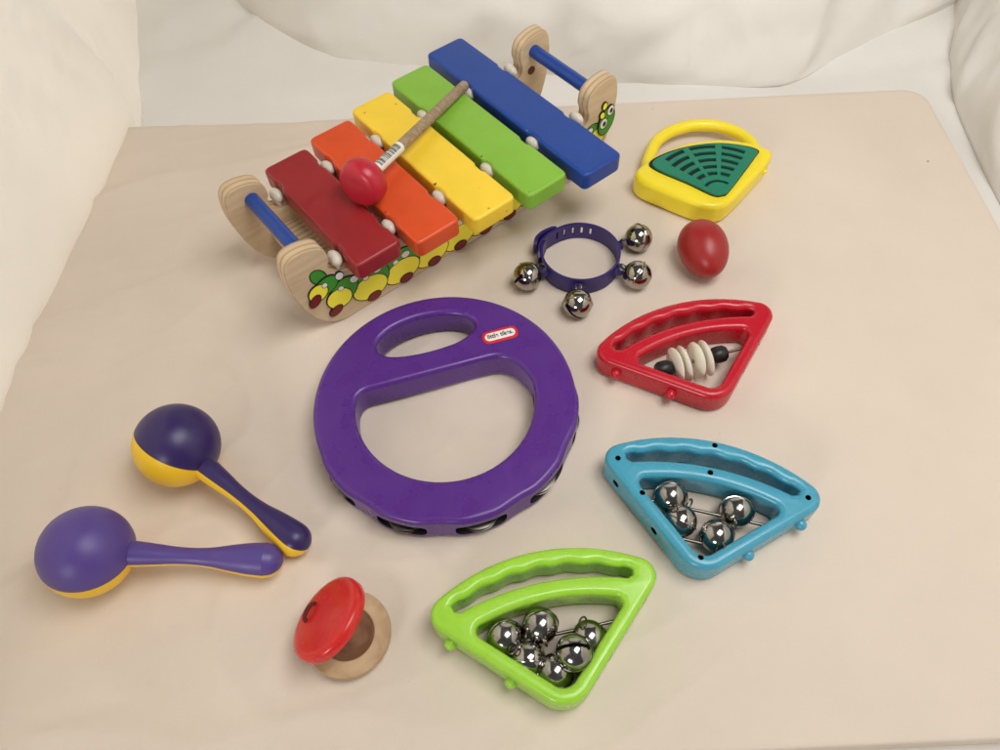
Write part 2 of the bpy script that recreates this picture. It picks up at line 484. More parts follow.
def loop_mesh(r):
    bm = bmesh.new()
    pts = [(0.0034 * math.cos(2 * PI * i / 20), 0, r * 1.16 + 0.0034 * math.sin(2 * PI * i / 20)) for i in range(20)]
    tube(bm, pts, 0.0007, 8, closed=True)
    o = obj('tmp', bm, M['steel']); me = o.data; bpy.data.objects.remove(o); return me
LOOP = loop_mesh(0.0115)

def add_bell(parent, loc, up=(0, 0, 1), roll=0.0, scale=1.0, mesh=None):
    o = bpy.data.objects.new('jingle_bell', mesh or BELL_DARK)
    q = Vector(up).to_track_quat('Z', 'Y')
    o.matrix_local = Matrix.Translation(loc) @ q.to_matrix().to_4x4() @ Matrix.Rotation(roll, 4, 'Z') @ Matrix.Scale(scale, 4)
    link(o, parent)
    l = bpy.data.objects.new('wire_loop', LOOP); link(l, o)
    return o

# ------------------------------------------------------------------ xylophone
def xylophone():
    root = thing('toy_xylophone', 'wooden toy xylophone with five painted bars and a caterpillar printed on its side', 'xylophone', (-0.020, 0.170, 0), R(37))
    prof = [(-156, 2.5), (-170, 15), (-179, 34), (-184, 56), (-185, 77), (-180, 92), (-166, 94), (-152, 88), (-148.5, 76), (-151, 66), (-147, 57),
            (-130, 54.5), (-60, 54), (40, 54), (100, 54.5), (119, 57), (123, 66), (120.5, 76), (124, 88), (138, 94), (152, 92), (157, 77), (156, 56), (151, 34), (142, 15), (128, 2.5),
            (108, 0), (60, 0), (-14, 0), (-88, 0), (-136, 0)]
    pr = catmull(mm(prof), 5)
    panels = []
    for v0 in (-0.020, 0.072):
        bm = solid_mesh([pr], 0.014, 0.0012, 0, 2)
        for v in bm.verts: v.co = Vector((v.co.x, 0.014 - v.co.z, v.co.y))
        o = obj('side_panel', bm, M['ply'], root, wn=True); o.location = (0, v0, 0)
        panels.append(o)
    # caterpillar printed on the near panel
    bm = bmesh.new(); ms = [M['c_black'], M['c_green'], M['c_yellow'], M['c_red'], M['c_white']]
    lay = [0]
    def ell(cx, cz, a, b, tilt, mi, n=26):
        lay[0] += 1
        y0, y1 = 0.0006, -0.00012 - 0.000012 * lay[0]
        t = R(tilt)
        ring = []
        for k in range(n):
            x = a * math.cos(2 * PI * k / n); z = b * math.sin(2 * PI * k / n)
            ring.append((cx + x * math.cos(t) - z * math.sin(t), cz + x * math.sin(t) + z * math.cos(t)))
        A = [bm.verts.new((p[0] / 1000, y0, p[1] / 1000)) for p in ring]; B = [bm.verts.new((p[0] / 1000, y1, p[1] / 1000)) for p in ring]
        bm.faces.new(B).material_index = mi
        for k in range(n): bm.faces.new((A[k], A[(k + 1) % n], B[(k + 1) % n], B[k])).material_index = mi
    def out(cx, cz, a, b, tilt, mi, w=1.0):
        ell(cx, cz, a + w, b + w, tilt, 0); ell(cx, cz, a, b, tilt, mi)
    segs = [(-164, 48, 8.5, 11, -72), (-149, 30, 12, 13.5, -46), (-121, 22, 17, 17, -20), (-89, 19, 18, 17, -8),
            (-58, 18, 18, 17, -2), (-28, 18, 18, 17, 0), (1, 18, 18, 17, 0), (29, 18, 18, 17, 0), (58, 18, 18, 17, 2), (87, 19, 18, 17, 8), (114, 24, 16, 16, 22), (134, 36, 12, 13, 42)]
    out(-161, 62, 5.5, 9, 25, 1)
    for i, (cx, cz, a, b, t) in enumerate(segs[::-1]):
        n = (-math.sin(R(t)), math.cos(R(t)))
        out(cx + n[0] * 7, cz + n[1] * 7, a * 0.98, b * 0.96, t, 1)                 # green back
        out(cx - n[0] * 1.5, cz - n[1] * 1.5, a * 0.97, b * 0.74, t + 8, 2, 0.9)    # yellow belly
        out(cx + n[0] * 17 + 3, cz + n[1] * 15, 4.0, 3.3, t, 4, 0.6); out(cx + n[0] * 13 - 7, cz + n[1] * 12.5, 2.5, 2.2, t, 4, 0.5)
    feet = [(-170, 41, 60), (-156, 18, 30), (-120, 8.5, 10), (-87, 6.8, 6), (-57, 6.2, 4), (-28, 6.2, 4), (1, 6.2, 4), (29, 6.2, 4), (57, 6.2, 4), (84, 6.5, 6), (107, 8.5, 12)]
    for cx, cz, t in feet: out(cx, cz, 6.2, 4.3, t - 8, 3, 0.8)
    out(145, 50, 9, 14, -12, 1)
    out(139, 59, 2.6, 3.4, 20, 2, 0.9); out(141, 68, 2.4, 3.4, -5, 2, 0.9)
    out(141.5, 49, 4.2, 5.2, 0, 4, 0.8); ell(142.3, 48.3, 2.0, 2.8, 0, 0)
    out(149, 60, 3.8, 5.0, 0, 4, 0.8); ell(149.8, 59.5, 1.9, 2.7, 0, 0)
    obj('printed_caterpillar', bm, ms, panels[0], smooth=False)
    # bars
    cols = ['red_paint', 'orange_paint', 'yellow_paint', 'green_paint', 'blue_paint']
    lens = [144, 163, 182, 199, 224]; cen = [-115.5, -66, -16.5, 33.5, 84]; vc = [33, 31, 31, 32, 32]
    names = ['dark red shortest bar', 'orange bar', 'yellow bar with small dents', 'grass green bar', 'royal blue longest bar']
    for c, L_, uc, v_, nm in zip(cols, lens, cen, vc, names):
        hw, hl = 21.2, L_ / 2
        pts = [(-hw, -hl), (hw, -hl)]; rd = [6, 6]
        def notch(x, yc, sgn, depth=1.7, half=7.5):
            return [(x, yc - sgn * half), (x - depth * (1 if x > 0 else -1), yc - sgn * half * 0.5), (x - depth * (1 if x > 0 else -1), yc + sgn * half * 0.5), (x, yc + sgn * half)]
        P = [(-hw, -hl), (hw, -hl)]; rr = [6, 6]
        for yy in (-13 - v_, 79 - v_):
            P += notch(hw, yy, 1); rr += [3] * 4
        P += [(hw, hl), (-hw, hl)]; rr += [6, 6]
        for yy in (79 - v_, -13 - v_):
            P += notch(-hw, yy, -1); rr += [3] * 4
        bm = solid_mesh([fillet(mm(P), [r / 1000 for r in rr], 6)], 0.0175, 0.0026, 0, 4)
        o = obj('bar', bm, M[c], root, wn=True); o.location = (uc / 1000, v_ / 1000, 0.0548); o['label'] = nm
    # pegs
    for v_ in (-13, 79):
        for k in range(6):
            bm = bmesh.new()
            lathe(bm, [(0, -0.0165), (0.0026, -0.0165), (0.0026, -0.0042), (0.0040, -0.0038)] + [(0.0050 * math.cos(a), 0.0054 * math.sin(a)) for a in [PI / 2 * (i - 3) / 7 for i in range(0, 10)]] + [(0, 0.0054)], 28)
            for q in bm.verts: q.co.y *= 1.6
            o = obj('peg', bm, M['peg'], root, angle=50)
            o.location = ((-141 + 51.0 * k) / 1000, v_ / 1000, 0.0640)
    # handle rods and crosspieces
    for u_ in (-163, 137):
        bm = bmesh.new(); tube(bm, [(0, -0.0063, 0), (0, 0.0722, 0)], 0.0061, 24)
        o = obj('handle_rod', bm, M['blue_paint'], root); o.location = (u_ / 1000, 0, 0.078)
    for u0, u1 in ((-158, -131), (104, 130)):
        bm = box(bmesh.new(), u0 / 1000, u1 / 1000, -0.0055, 0.0715, 0.030, 0.039)
        obj('crosspiece', bm, M['ply'], root, smooth=False)
    bm = bmesh.new(); lathe(bm, [(0, 0), (0.0042, 0), (0.0042, 0.001), (0, 0.001)], 20, Matrix.Rotation(R(90), 4, 'X'))
    o = obj('dowel_end', bm, M['dowel'], root); o.location = (0.134, 0.0725, 0.059)
xylophone()

def mallet():
    head = Vector((-0.101, 0.129, 0.0915)); tail = Vector((-0.019, 0.268, 0.0755))
    root = thing('mallet', 'wooden mallet with red head and barcode sticker lying across the xylophone bars', 'mallet', tuple(head))
    d = (tail - head)
    Mx = d.to_track_quat('Z', 'Y').to_matrix().to_4x4()
    L_ = d.length
    bm = bmesh.new()
    half = [(0.0, -0.0118), (0.0075, -0.0115), (0.0135, -0.0104), (0.0172, -0.0080), (0.0192, -0.0040), (0.0197, 0.0)]
    pf = catmull(half + [(r_, -z_) for r_, z_ in half[-2::-1]], 5, closed=False)
    pf = [(max(a, 0.0), b) for a, b in pf]
    lathe(bm, pf, 48, Mx)
    obj('mallet_head', bm, M['mallet_red'], root, angle=60)
    bm = bmesh.new(); r = 0.0047
    lathe(bm, [(0, 0.010), (r, 0.010), (r, L_ - 0.002), (r * 0.8, L_ - 0.0004), (0, L_)], 24)
    st = obj('stick', bm, M['stick'], root, angle=50); st.matrix_local = Mx
    bm = bmesh.new(); r2 = 0.0048
    lathe(bm, [(r, 0.0165), (r2, 0.0165), (r2, 0.053), (r, 0.053)], 28)
    sl = obj('barcode_sticker', bm, [M['c_white']], st, angle=50)
    # printed bars across the sticker's upper side
    bm = bmesh.new(); z = 0.021
    up = Mx.inverted().to_3x3() @ Vector((-0.15, -0.45, 1)); a_up = math.atan2(up.y, up.x)
    while z < 0.049:
        w = random.choice((0.0004, 0.0007, 0.0011)); r3 = r2 + 0.00012
        a0 = a_up - 0.80; a1 = a_up + 0.80; n = 12
        ring = [[bm.verts.new((rr * math.cos(a0 + (a1 - a0) * k / n), rr * math.sin(a0 + (a1 - a0) * k / n), zz)) for k in range(n + 1)] for rr, zz in ((r3, z), (r3, z + w))]
        for k in range(n): bm.faces.new((ring[0][k], ring[0][k + 1], ring[1][k + 1], ring[1][k]))
        z += w + random.choice((0.0005, 0.0008, 0.0012))
    obj('barcode', bm, M['black'], sl)
mallet()

# ------------------------------------------------------------------ tambourine
def tambourine():
    root = thing('tambourine', 'purple plastic tambourine with handle slot, D-shaped opening and steel jingles', 'tambourine', (-0.042, -0.0355, 0), R(14.5))
    jang = [R(270 + k * 33) for k in (-2, -1, 0, 1, 2)]
    outer = []
    for k in range(240):
        a = 2 * PI * k / 240; r = 98.2
        for j in jang:
            dd = (a - j + PI) % (2 * PI) - PI
            r += 1.7 * (1 - smooth01(R(6), R(15.5), abs(dd)))
        outer.append((r * math.cos(a), r * math.sin(a)))
    r = 67; ch = 25.0
    a0 = PI - math.asin(ch / r); a1 = 2 * PI + math.asin(ch / r)
    arc = [(r * math.cos(a0 + (a1 - a0) * k / 70), r * math.sin(a0 + (a1 - a0) * k / 70)) for k in range(71)]
    # corners of the D
    L0, R0 = arc[0], arc[-1]
    arc2 = [p for p in arc[3:-8]]
    cornerL = [((1 - t) ** 2 * (L0[0] + 9) + 2 * t * (1 - t) * (L0[0] + 0.5) + t * t * arc2[0][0], (1 - t) ** 2 * ch + 2 * t * (1 - t) * ch + t * t * arc2[0][1]) for t in [i / 6 for i in range(6)]]
    cornerR = [((1 - t) ** 2 * arc2[-1][0] + 2 * t * (1 - t) * (R0[0] - 0.2) + t * t * (R0[0] - 20), (1 - t) ** 2 * arc2[-1][1] + 2 * t * (1 - t) * (ch - 0.5) + t * t * ch) for t in [i / 8 for i in range(1, 9)]]
    D = cornerL + arc2 + cornerR
    slot = catmull([(-39.5, 60), (-36, 68), (-25, 75.5), (-10, 79.5), (5, 80), (22, 77), (34, 71), (40, 62), (36, 54), (24, 48.5), (8, 46.5), (-8, 46.5), (-24, 48.5), (-35, 53)], 6)
    bm = solid_mesh([mm(outer), mm(D), mm(slot)], 0.027, 0.0042, 0, 5)
    body = obj('ring_body', bm, M['purple'], root)
    # real jingle slots through the rim
    cut = []
    for a in jang:
        bmc = bmesh.new(); box(bmc, 0.062, 0.115, -0.0185, 0.0185, 0.0056, 0.0186)
        bmesh.ops.bevel(bmc, geom=[e for e in bmc.edges if abs(e.verts[0].co.x - e.verts[1].co.x) > 0.01], offset=0.0045, segments=4, profile=0.5, affect='EDGES')
        for v in bmc.verts: v.co = Matrix.Rotation(a, 4, 'Z') @ v.co
        co = obj('tmp_cut', bmc, M['dark'], root, smooth=False); cut.append(co)
    bpy.context.view_layer.update()
    boolean_cut(body, cut)
    w = body.modifiers.new('weighted', 'WEIGHTED_NORMAL'); w.keep_sharp = True; w.weight = 80
    for a in jang:
        for z, tilt in ((0.0080, 0.02), (0.0112, -0.03)):
            bm = bmesh.new(); rr = 0.0150
            lathe(bm, [(0.002, 0.0008), (0.006, 0.0010), (0.0075, 0.0003), (rr - 0.002, 0), (rr, -0.0004), (rr, 0.0003), (rr - 0.002, 0.0007), (0.0075, 0.0010), (0.006, 0.0017), (0.002, 0.0015), (0.002, 0.0008)], 40)
            o = obj('jingle', bm, M['steel'], root)
            o.location = (0.0862 * math.cos(a), 0.0862 * math.sin(a), z); o.rotation_euler = (tilt, tilt * 0.7, a)
        bm = bmesh.new(); tube(bm, [(0, 0, 0.0055), (0, 0, 0.019)], 0.0013, 10)
        o = obj('jingle_pin', bm, M['wire'], root); o.location = (0.0862 * math.cos(a), 0.0862 * math.sin(a), 0)
    # the oval maker's label
    def pill(w, h, n=14):
        return [(w / 2 - h / 2 + h / 2 * math.cos(-PI / 2 + PI * k / n), h / 2 * math.sin(-PI / 2 + PI * k / n)) for k in range(n + 1)] + \
               [(-w / 2 + h / 2 + h / 2 * math.cos(PI / 2 + PI * k / n), h / 2 * math.sin(PI / 2 + PI * k / n)) for k in range(n + 1)]
    lab = obj('logo_label', solid_mesh([fillet(mm([(-14.5, -6), (14.5, -6), (14.5, 6), (-14.5, 6)]), 0.0058, 8)], 0.0008, 0.0002, 0, 2), M['logo_red'], root)
    lab.location = (0.0560, 0.0425, 0.0268)
    o = obj('logo_field', solid_mesh([mm(pill(24.5, 7.4))], 0.0008, 0.0001, 0.0003, 2), M['logo_white'], lab)
    cu = bpy.data.curves.new('tmp', 'FONT'); cu.body = 'little tikes.'; cu.size = 0.0056; cu.space_character = 1.12; cu.align_x = 'CENTER'; cu.align_y = 'CENTER'
    cu.offset = 0.00018; cu.extrude = 0.00006
    to = bpy.data.objects.new('tmp', cu); COL.objects.link(to)
    dg = bpy.context.evaluated_depsgraph_get(); dg.update()
    me = bpy.data.meshes.new_from_object(to.evaluated_get(dg), depsgraph=dg)
    bpy.data.objects.remove(to)
    wd = max(v.co.x for v in me.vertices) - min(v.co.x for v in me.vertices)
    for v in me.vertices: v.co.x *= 0.0205 / wd
    me.materials.clear(); me.materials.append(M['black'])
    t = bpy.data.objects.new('lettering', me); link(t, lab); t.location = (0, 0.0002, 0.00120)
tambourine()

# ------------------------------------------------------------------ wedge shakers
SH_H = 0.025
def wedge_frame_mesh(mirror, tipy=-48, height=SH_H):
    def arc(p0, p1, ap, n=24):            # a circular arc through p0, apex height ap above the chord, p1
        c = (Vector(p1) - Vector(p0)).length / 2; rad = (c * c + ap * ap) / (2 * ap)
        mid = (Vector(p0) + Vector(p1)) / 2; cen = mid + Vector((0, ap - rad)); half = math.asin(c / rad)
        return [(cen.x + rad * math.sin(-half + 2 * half * k / n), cen.y + rad * math.cos(-half + 2 * half * k / n)) for k in range(n + 1)]
    def cornerarc(c, r, a0, a1, n=9):
        return [(c[0] + r * math.cos(R(a0 + (a1 - a0) * k / n)), c[1] + r * math.sin(R(a0 + (a1 - a0) * k / n))) for k in range(n + 1)]
    L, Rr, T = (-62, -1), (62, -1), (0, tipy)
    rc, rt = 12.0, 20.0
    o = []
    o += arc((-68, 9.4), (68, 9.4), 18.6)                         # back of the handle
    o += cornerarc(Rr, rc, 50, -50.5, 9)
    o += cornerarc(T, rt, -50.5, -129.5, 12)
    o += cornerarc(L, rc, 230.5, 130, 9)
    outer = o
    # hand slot with finger waves on its handle side
    top = arc((-58, 5.2), (58, 5.2), 12.6, 60)
    top = [(x, y - 1.3 * (0.5 - 0.5 * math.cos((x + 58) / 116 * 2 * PI * 6)) * (1 if abs(x) < 54 else 0)) for x, y in top]
    bot = arc((-55, -1.5), (55, -1.5), 8.5, 40)[::-1]
    sl = top + [(60, 3.2), (58.6, -0.2)] + bot + [(-58.6, -0.2), (-60, 3.2)]
    # triangular window
    wall, r2 = 9.8, 10.0
    dl = math.hypot(62, tipy + 1); k = (rt - rc) / dl                    # outer side tangent, then an equal wall inside it
    dx, dy = 62 / dl, (tipy + 1) / dl
    bx, by = dy, -dx                                                     # outward normal of the left side before the taper
    q = math.sqrt(1 - k * k)
    nx_, ny_ = bx * q - dx * k, by * q - dy * k
    c0 = ny_ * tipy + rt - wall                                          # inner side line: n . p = c0
    ty2 = (c0 - r2) / ny_
    xa = lambda y: (c0 - ny_ * y) / nx_
    a_n = math.degrees(math.atan2(ny_, nx_)) % 360
    cr, cy = 4.6, -15.8
    cx = -((c0 - cr) - ny_ * cy) / nx_
    upper = arc((-cx - cr * 0.30, cy + cr * 0.954), (cx + cr * 0.30, cy + cr * 0.954), 6.8, 30)
    e = (540 - a_n) % 360 - 360
    ti = upper[1:-1] + cornerarc((cx, cy), cr, 70, e, 10) + cornerarc((0, ty2), r2, e, a_n - 360, 12)[1:-1] + cornerarc((-cx, cy), cr, a_n, 110, 10)
    s = -1 if mirror else 1
    loops = [[(s * x, y) for x, y in lp] for lp in (outer, sl, ti)]
    if mirror: loops = [lp[::-1] for lp in loops]
    return solid_mesh([mm(lp) for lp in loops], height, 0.0042, 0, 6)

def wedge_shaker(name, label, m, loc, rz, mirror=False, holes=False, tipy=-48, height=SH_H):
    root = thing(name, label, 'shaker', loc, rz)
    s = -1 if mirror else 1
    body = obj('shaker_frame', wedge_frame_mesh(mirror, tipy, height), m, root)
    cut = []
    # round pockets on the side opposite the knobs
    for x, y in ((61, -14.5), (29, -42.5)):
        c = bmesh.new()
        lathe(c, [(0, -0.004), (0.0031, -0.004), (0.0031, 0.012), (0, 0.012)], 20, axis_matrix((s * x / 1000, y / 1000, 0.0125), (s * (x + 10) / 1000, (y - 9) / 1000, 0.0145)))
        cut.append(obj('tmp_cut', c, M['dark'], root, smooth=False))
    if holes:
        for x, y in ((0, 23.5), (-65, -2.5), (65, -2), (-1, 1.4), (-44.5, -24.5), (-1, -61)):
            c = bmesh.new(); lathe(c, [(0, SH_H - 0.006), (0.0020, SH_H - 0.006), (0.0020, SH_H + 0.004), (0, SH_H + 0.004)], 18, Matrix.Translation((x / 1000, y / 1000, 0)))
            cut.append(obj('tmp_cut', c, M['dark'], root, smooth=False))
    bpy.context.view_layer.update()
    boolean_cut(body, cut)
    w = body.modifiers.new('weighted', 'WEIGHTED_NORMAL'); w.keep_sharp = True; w.weight = 80
    # pin knobs
    for x, y in ((-63, -15.0), (-30.0, -45.0)):
        bm = bmesh.new(); r = 0.0041
        d = Vector((-0.683 * s, -0.731, 0))
        base = Vector((s * x / 1000, y / 1000, 0.0115))
        pf = [(0, -0.004), (r, -0.004), (r, 0.0022)] + [(r * math.cos(a), 0.0022 + r * math.sin(a)) for a in [PI / 2 * i / 6 for i in range(1, 6)]] + [(0, 0.0022 + r)]
        lathe(bm, pf, 24, axis_matrix(base, base + d))
        obj('pin_knob', bm, m, root, angle=60)
    return root, s

def rod(root, s, x0, x1, y, z=0.0135, dz=0.0):
    bm = bmesh.new(); tube(bm, [(s * x0 / 1000, y / 1000, z), (s * x1 / 1000, y / 1000, z + dz)], 0.00115, 10)
    return obj('rod', bm, M['wire'], root)

# red one
root, s = wedge_shaker('disc_shaker', 'cherry red wedge-shaped shaker with cream discs and black beads on a rod', M['cherry'], (0.1485, 0.0200, 0), R(14.0), tipy=-44.5, height=0.0225)
rod(root, s, -52, 52, -25.5, 0.0152)
for x, t in ((-19, 3), (-11.5, -4), (-1.5, 4), (6.5, -3)):
    bm = bmesh.new(); r = 0.0148
    pf = [(0, -0.0020), (0.004, -0.0020)] + [(r * 0.6, -0.0015), (r * 0.95, -0.0008), (r, 0), (r * 0.95, 0.0008), (r * 0.6, 0.0015)] + [(0.004, 0.0020), (0, 0.0020)]
    lathe(bm, pf, 40, Matrix.Rotation(R(90 + t), 4, 'Y'))
    o = obj('rattle_disc', bm, M['disc'], root, angle=60); o.location = (x / 1000, -0.0255, 0.0152)
for x in (-28.5, 17.5):
    bm = bmesh.new(); r = 0.0068
    pf = [(0, -0.0062), (r * 0.72, -0.0062), (r * 0.95, -0.0040), (r, 0), (r * 0.95, 0.0040), (r * 0.72, 0.0062), (0, 0.0062)]
    lathe(bm, pf, 28, Matrix.Rotation(R(90), 4, 'Y'))
    o = obj('bead', bm, M['bead'], root, angle=50); o.location = (x / 1000, -0.0255, 0.0152)
# blue one (turned over: screw side up)
root, s = wedge_shaker('bell_shaker', 'sky blue wedge-shaped bell shaker with dark screw holes on its upper face', M['sky'], (0.1435, -0.1070, 0), R(-16.5), True, True)
rod(root, s, -50, 50, -23, 0.012); rod(root, s, -28, 28, -46, 0.012)
for x, y, z, up, ro in ((-24.5, -18, .0135, (0.1, -0.75, 0.6), .3), (-15.5, -33.5, .0125, (0.3, 0.9, 0.4), 1.2), (21, -17.5, .0135, (-0.1, -0.8, 0.5), 2.0), (9.5, -39, .0135, (0.15, -0.8, 0.5), .8)):
    add_bell(root, (x / 1000, y / 1000, z), up, ro)
# lime one
root, s = wedge_shaker('bell_shaker', 'lime green wedge-shaped bell shaker holding six bells, without screw holes on top', M['lime'], (0.0218, -0.1828, 0), R(9.0))
rod(root, s, -50, 50, -25, 0.0135, 0.003); rod(root, s, -28, 28, -46)
for x, y, z, up, ro in ((-30, -20, .0135, (0.2, -0.7, 0.6), .3), (-6.5, -17.5, .0140, (0, -0.8, 0.5), 1.9), (-18.5, -36, .0125, (0.2, 0.95, 0.3), 1.2), (22, -31, .0120, (-0.2, 0.6, 0.8), .4), (9.5, -39.5, .0215, (0.2, -0.2, -0.9), 2.5), (-4, -46.5, .0118, (0.3, 0.4, 0.8), .8)):
    add_bell(root, (x / 1000, y / 1000, z), up, ro)

# ------------------------------------------------------------------ yellow fan shaker
def fan_shaker():
    ox, oy = 0.199, 0.205
    root = thing('fan_shaker', 'yellow fan-shaped hand shaker with dark green slotted grille and curved handle', 'shaker', (ox, oy, 0))
    loc = lambda pts: [(x / 1000 - ox, y / 1000 - oy) for x, y in pts]
    outer = catmull(loc([(133, 199), (137, 208), (152, 221), (170, 231.5), (191, 239), (219, 242), (243, 236.5), (257, 229), (264.5, 220), (258, 208), (246, 194), (228, 174), (211, 157), (203, 153), (194, 152.5), (178, 159), (155, 175), (138, 188)]), 6)
    H = 0.023
    obj('fan_body', solid_mesh([outer], H, 0.0050, 0, 5), M['fan_yellow'], root, wn=True)
    # handle
    path = catmull([(x / 1000 - ox, y / 1000 - oy, 0.0125) for x, y in [(148, 214), (150, 226), (156, 241), (164, 255), (179, 267), (200, 274), (223, 272), (239, 263), (249, 251), (253, 238), (253, 229)]], 8, closed=False)
    bm = bmesh.new(); tube(bm, path, 0.0059, 18)
    obj('fan_handle', bm, M['fan_yellow'], root)
    g = loc([(148, 212), (166, 224), (190, 231.5), (217, 233.5), (240, 228), (251, 221), (246, 212), (214, 170), (206, 164), (197, 165), (178, 181), (152, 201)])
    gp = catmull(g, 6)
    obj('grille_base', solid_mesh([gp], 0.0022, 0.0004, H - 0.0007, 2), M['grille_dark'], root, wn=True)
    # grille plate with real slots, arcs about the fan's point
    apx = (0.2035 - ox, 0.1685 - oy)
    inner = [(apx[0] + (p[0] - apx[0]) * 0.955, apx[1] + 0.001 + (p[1] - apx[1] - 0.001) * 0.955) for p in gp]
    slots = []
    def arcslot(r, a0, a1, w):
        n = 12; a0, a1 = R(a0), R(a1); da = w / 2 / r
        pts = [(apx[0] + (r + w / 2) * math.cos(a0 + (a1 - a0) * k / n), apx[1] + (r + w / 2) * math.sin(a0 + (a1 - a0) * k / n)) for k in range(n + 1)]
        pts += [(apx[0] + (r - w / 2) * math.cos(a1 - (a1 - a0) * k / n), apx[1] + (r - w / 2) * math.sin(a1 - (a1 - a0) * k / n)) for k in range(n + 1)]
        return pts
    A0, A1 = 50.0, 140.0
    gapc = [(A0 + 3.2, 77), (82, 107), (112, A1 - 3.0)]
    for r in (22.5, 31.5, 40.5, 49.5, 58.5):
        k = 17 / (r + 4)
        for i, (a, b) in enumerate(gapc):
            a_, b_ = a + k * 2.0, b - k * 2.0
            if r > 55: a_ += 1.5 if i == 0 else 0; b_ -= 3.0 if i == 2 else 0
            if b_ - a_ > 3: slots.append(arcslot(r / 1000, a_, b_, 0.0046))
    slots.append(arcslot(0.0125, 40, 150, 0.0032))
    obj('grille', solid_mesh([inner] + slots, 0.0022, 0.0002, H + 0.0010, 2), M['grille'], root, wn=True)
    for x, y in ((151.5, 190), (256, 205)):
        bm = bmesh.new(); lathe(bm, sphere_prof(0.0024, 12), 16)
        o = obj('pin_dot', bm, M['fan_yellow'], root); o.location = (x / 1000 - ox, y / 1000 - oy, 0.0125)
fan_shaker()

# ------------------------------------------------------------------ wrist band with bells
def wrist_band():
    cx, cy = 0.0745, 0.112
    root = thing('bell_wristband', 'indigo wrist strap bent into a ring with four silver jingle bells', 'bell strap', (cx, cy, 0))
    rx, ry, h = 0.0335, 0.0325, 0.0180
    pts = []
    n = 96
    for k in range(n + 1):                       # one and a bit turns: overlap at the tail
        a = R(150) + R(395) * k / n
        f = 1.0 + 0.0 * k
        off = 0.0024 * smooth01(R(150) + R(330), R(150) + R(372), a)
        pts.append(((rx + off) * math.cos(a), (ry + off) * math.sin(a)))
    # free tail lifts away on its own side
    e = Vector(pts[-1]); d = (Vector(pts[-1]) - Vector(pts[-2])).normalized()
    th = 0.0019
    def strip(pts, z0, z1, th, slits=()):
        bm = bmesh.new(); rows = []
        k = len(pts)
        for i, p in enumerate(pts):
            a = Vector(pts[max(i - 1, 0)]); b = Vector(pts[min(i + 1, k - 1)]); t = (b - a).normalized(); nn = Vector((t.y, -t.x))
            end = min(i, k - 1 - i); sh = 0.003 * (1 - min(end / 3, 1)) ** 2
            q = [Vector(p) + nn * th / 2, Vector(p) - nn * th / 2]
            prof = [(q[0], z0 + sh), (q[0], z0 + (z1 - z0) * 0.30), (q[0], z0 + (z1 - z0) * 0.70), (q[0], z1 - sh), (q[1], z1 - sh), (q[1], z0 + (z1 - z0) * 0.70), (q[1], z0 + (z1 - z0) * 0.30), (q[1], z0 + sh)]
            rows.append([bm.verts.new((u.x, u.y, z)) for u, z in prof])
        for i in range(k - 1):
            A, B = rows[i], rows[i + 1]
            for j in range(8):
                bm.faces.new((A[j], A[(j + 1) % 8], B[(j + 1) % 8], B[j]))
        bm.faces.new(rows[0]); bm.faces.new(rows[-1][::-1])
        return bm
    strap = obj('strap', strip(pts, 0.0006, h, th), M['strap'], root, angle=50)
    # buckle slits along the far inside: cut right through
    cut = []
    for a in (68, 82, 96, 110, 124):
        c = bmesh.new(); box(c, 0.028, 0.040, -0.0009, 0.0009, 0.0055, 0.0138)
        for v in c.verts: v.co = Matrix.Rotation(R(a), 4, 'Z') @ v.co
        cut.append(obj('tmp_cut', c, M['strap'], root, smooth=False))
    bpy.context.view_layer.update()
    boolean_cut(strap, cut)
    # thickened tail flap
    tail = catmull([(rx * math.cos(R(120)) * 1.04, ry * math.sin(R(120)) * 1.06), (-0.0225, 0.0295), (-0.0305, 0.0255), (-0.0362, 0.0195), (-0.0385, 0.0125)], 6, closed=False)
    obj('strap_tail', strip(tail, 0.0012, h - 0.001, 0.0030), M['strap'], root, angle=50)
    for bx, by, ang, ro in ((0.0272, 0.0915, 208, 0.4), (0.0672, 0.0595, 268, 2.2), (0.1275, 0.1295, 18, 1.0), (0.1205, 0.0870, -32, 0.2)):
        L_ = Vector((bx - cx, by - cy, 0.0117))
        dirn = Vector((L_.x, L_.y, 0)).normalized()
        # tab on the strap
        base = Vector((rx * dirn.x, ry * dirn.y, 0.0095))
        bm = bmesh.new()
        tube(bm, [base - dirn * 0.001, base + dirn * 0.003, base + dirn * 0.0065], [0.0056, 0.0050, 0.0034], 14)
        obj('strap_tab', bm, M['strap'], root, angle=50)
        b = add_bell(root, tuple(L_), tuple(-dirn + Vector((0, 0, 0.25))), ro, 1.07, mesh=BELL)
wrist_band()

# ------------------------------------------------------------------ egg shaker
def egg():
    bm = bmesh.new()
    n = 32; pf = []
    for i in range(n + 1):
        a = PI * i / n; z = -math.cos(a)
        r = math.sin(a) * (1 + 0.10 * z) if 0 < i < n else 0.0
        pf.append((0.0208 * r, 0.0275 * z))
    lathe(bm, pf, 56)
    # seam line round the middle
    o = obj('egg_shaker', bm, M['egg'], angle=80)
    o.matrix_world = Matrix.Translation((0.1785, 0.1045, 0.0209)) @ Matrix.Rotation(R(7), 4, 'Z') @ Matrix.Rotation(R(-87), 4, 'X')
    tag(o, 'smooth red plastic egg shaker lying on the cream surface', 'egg shaker')
egg()

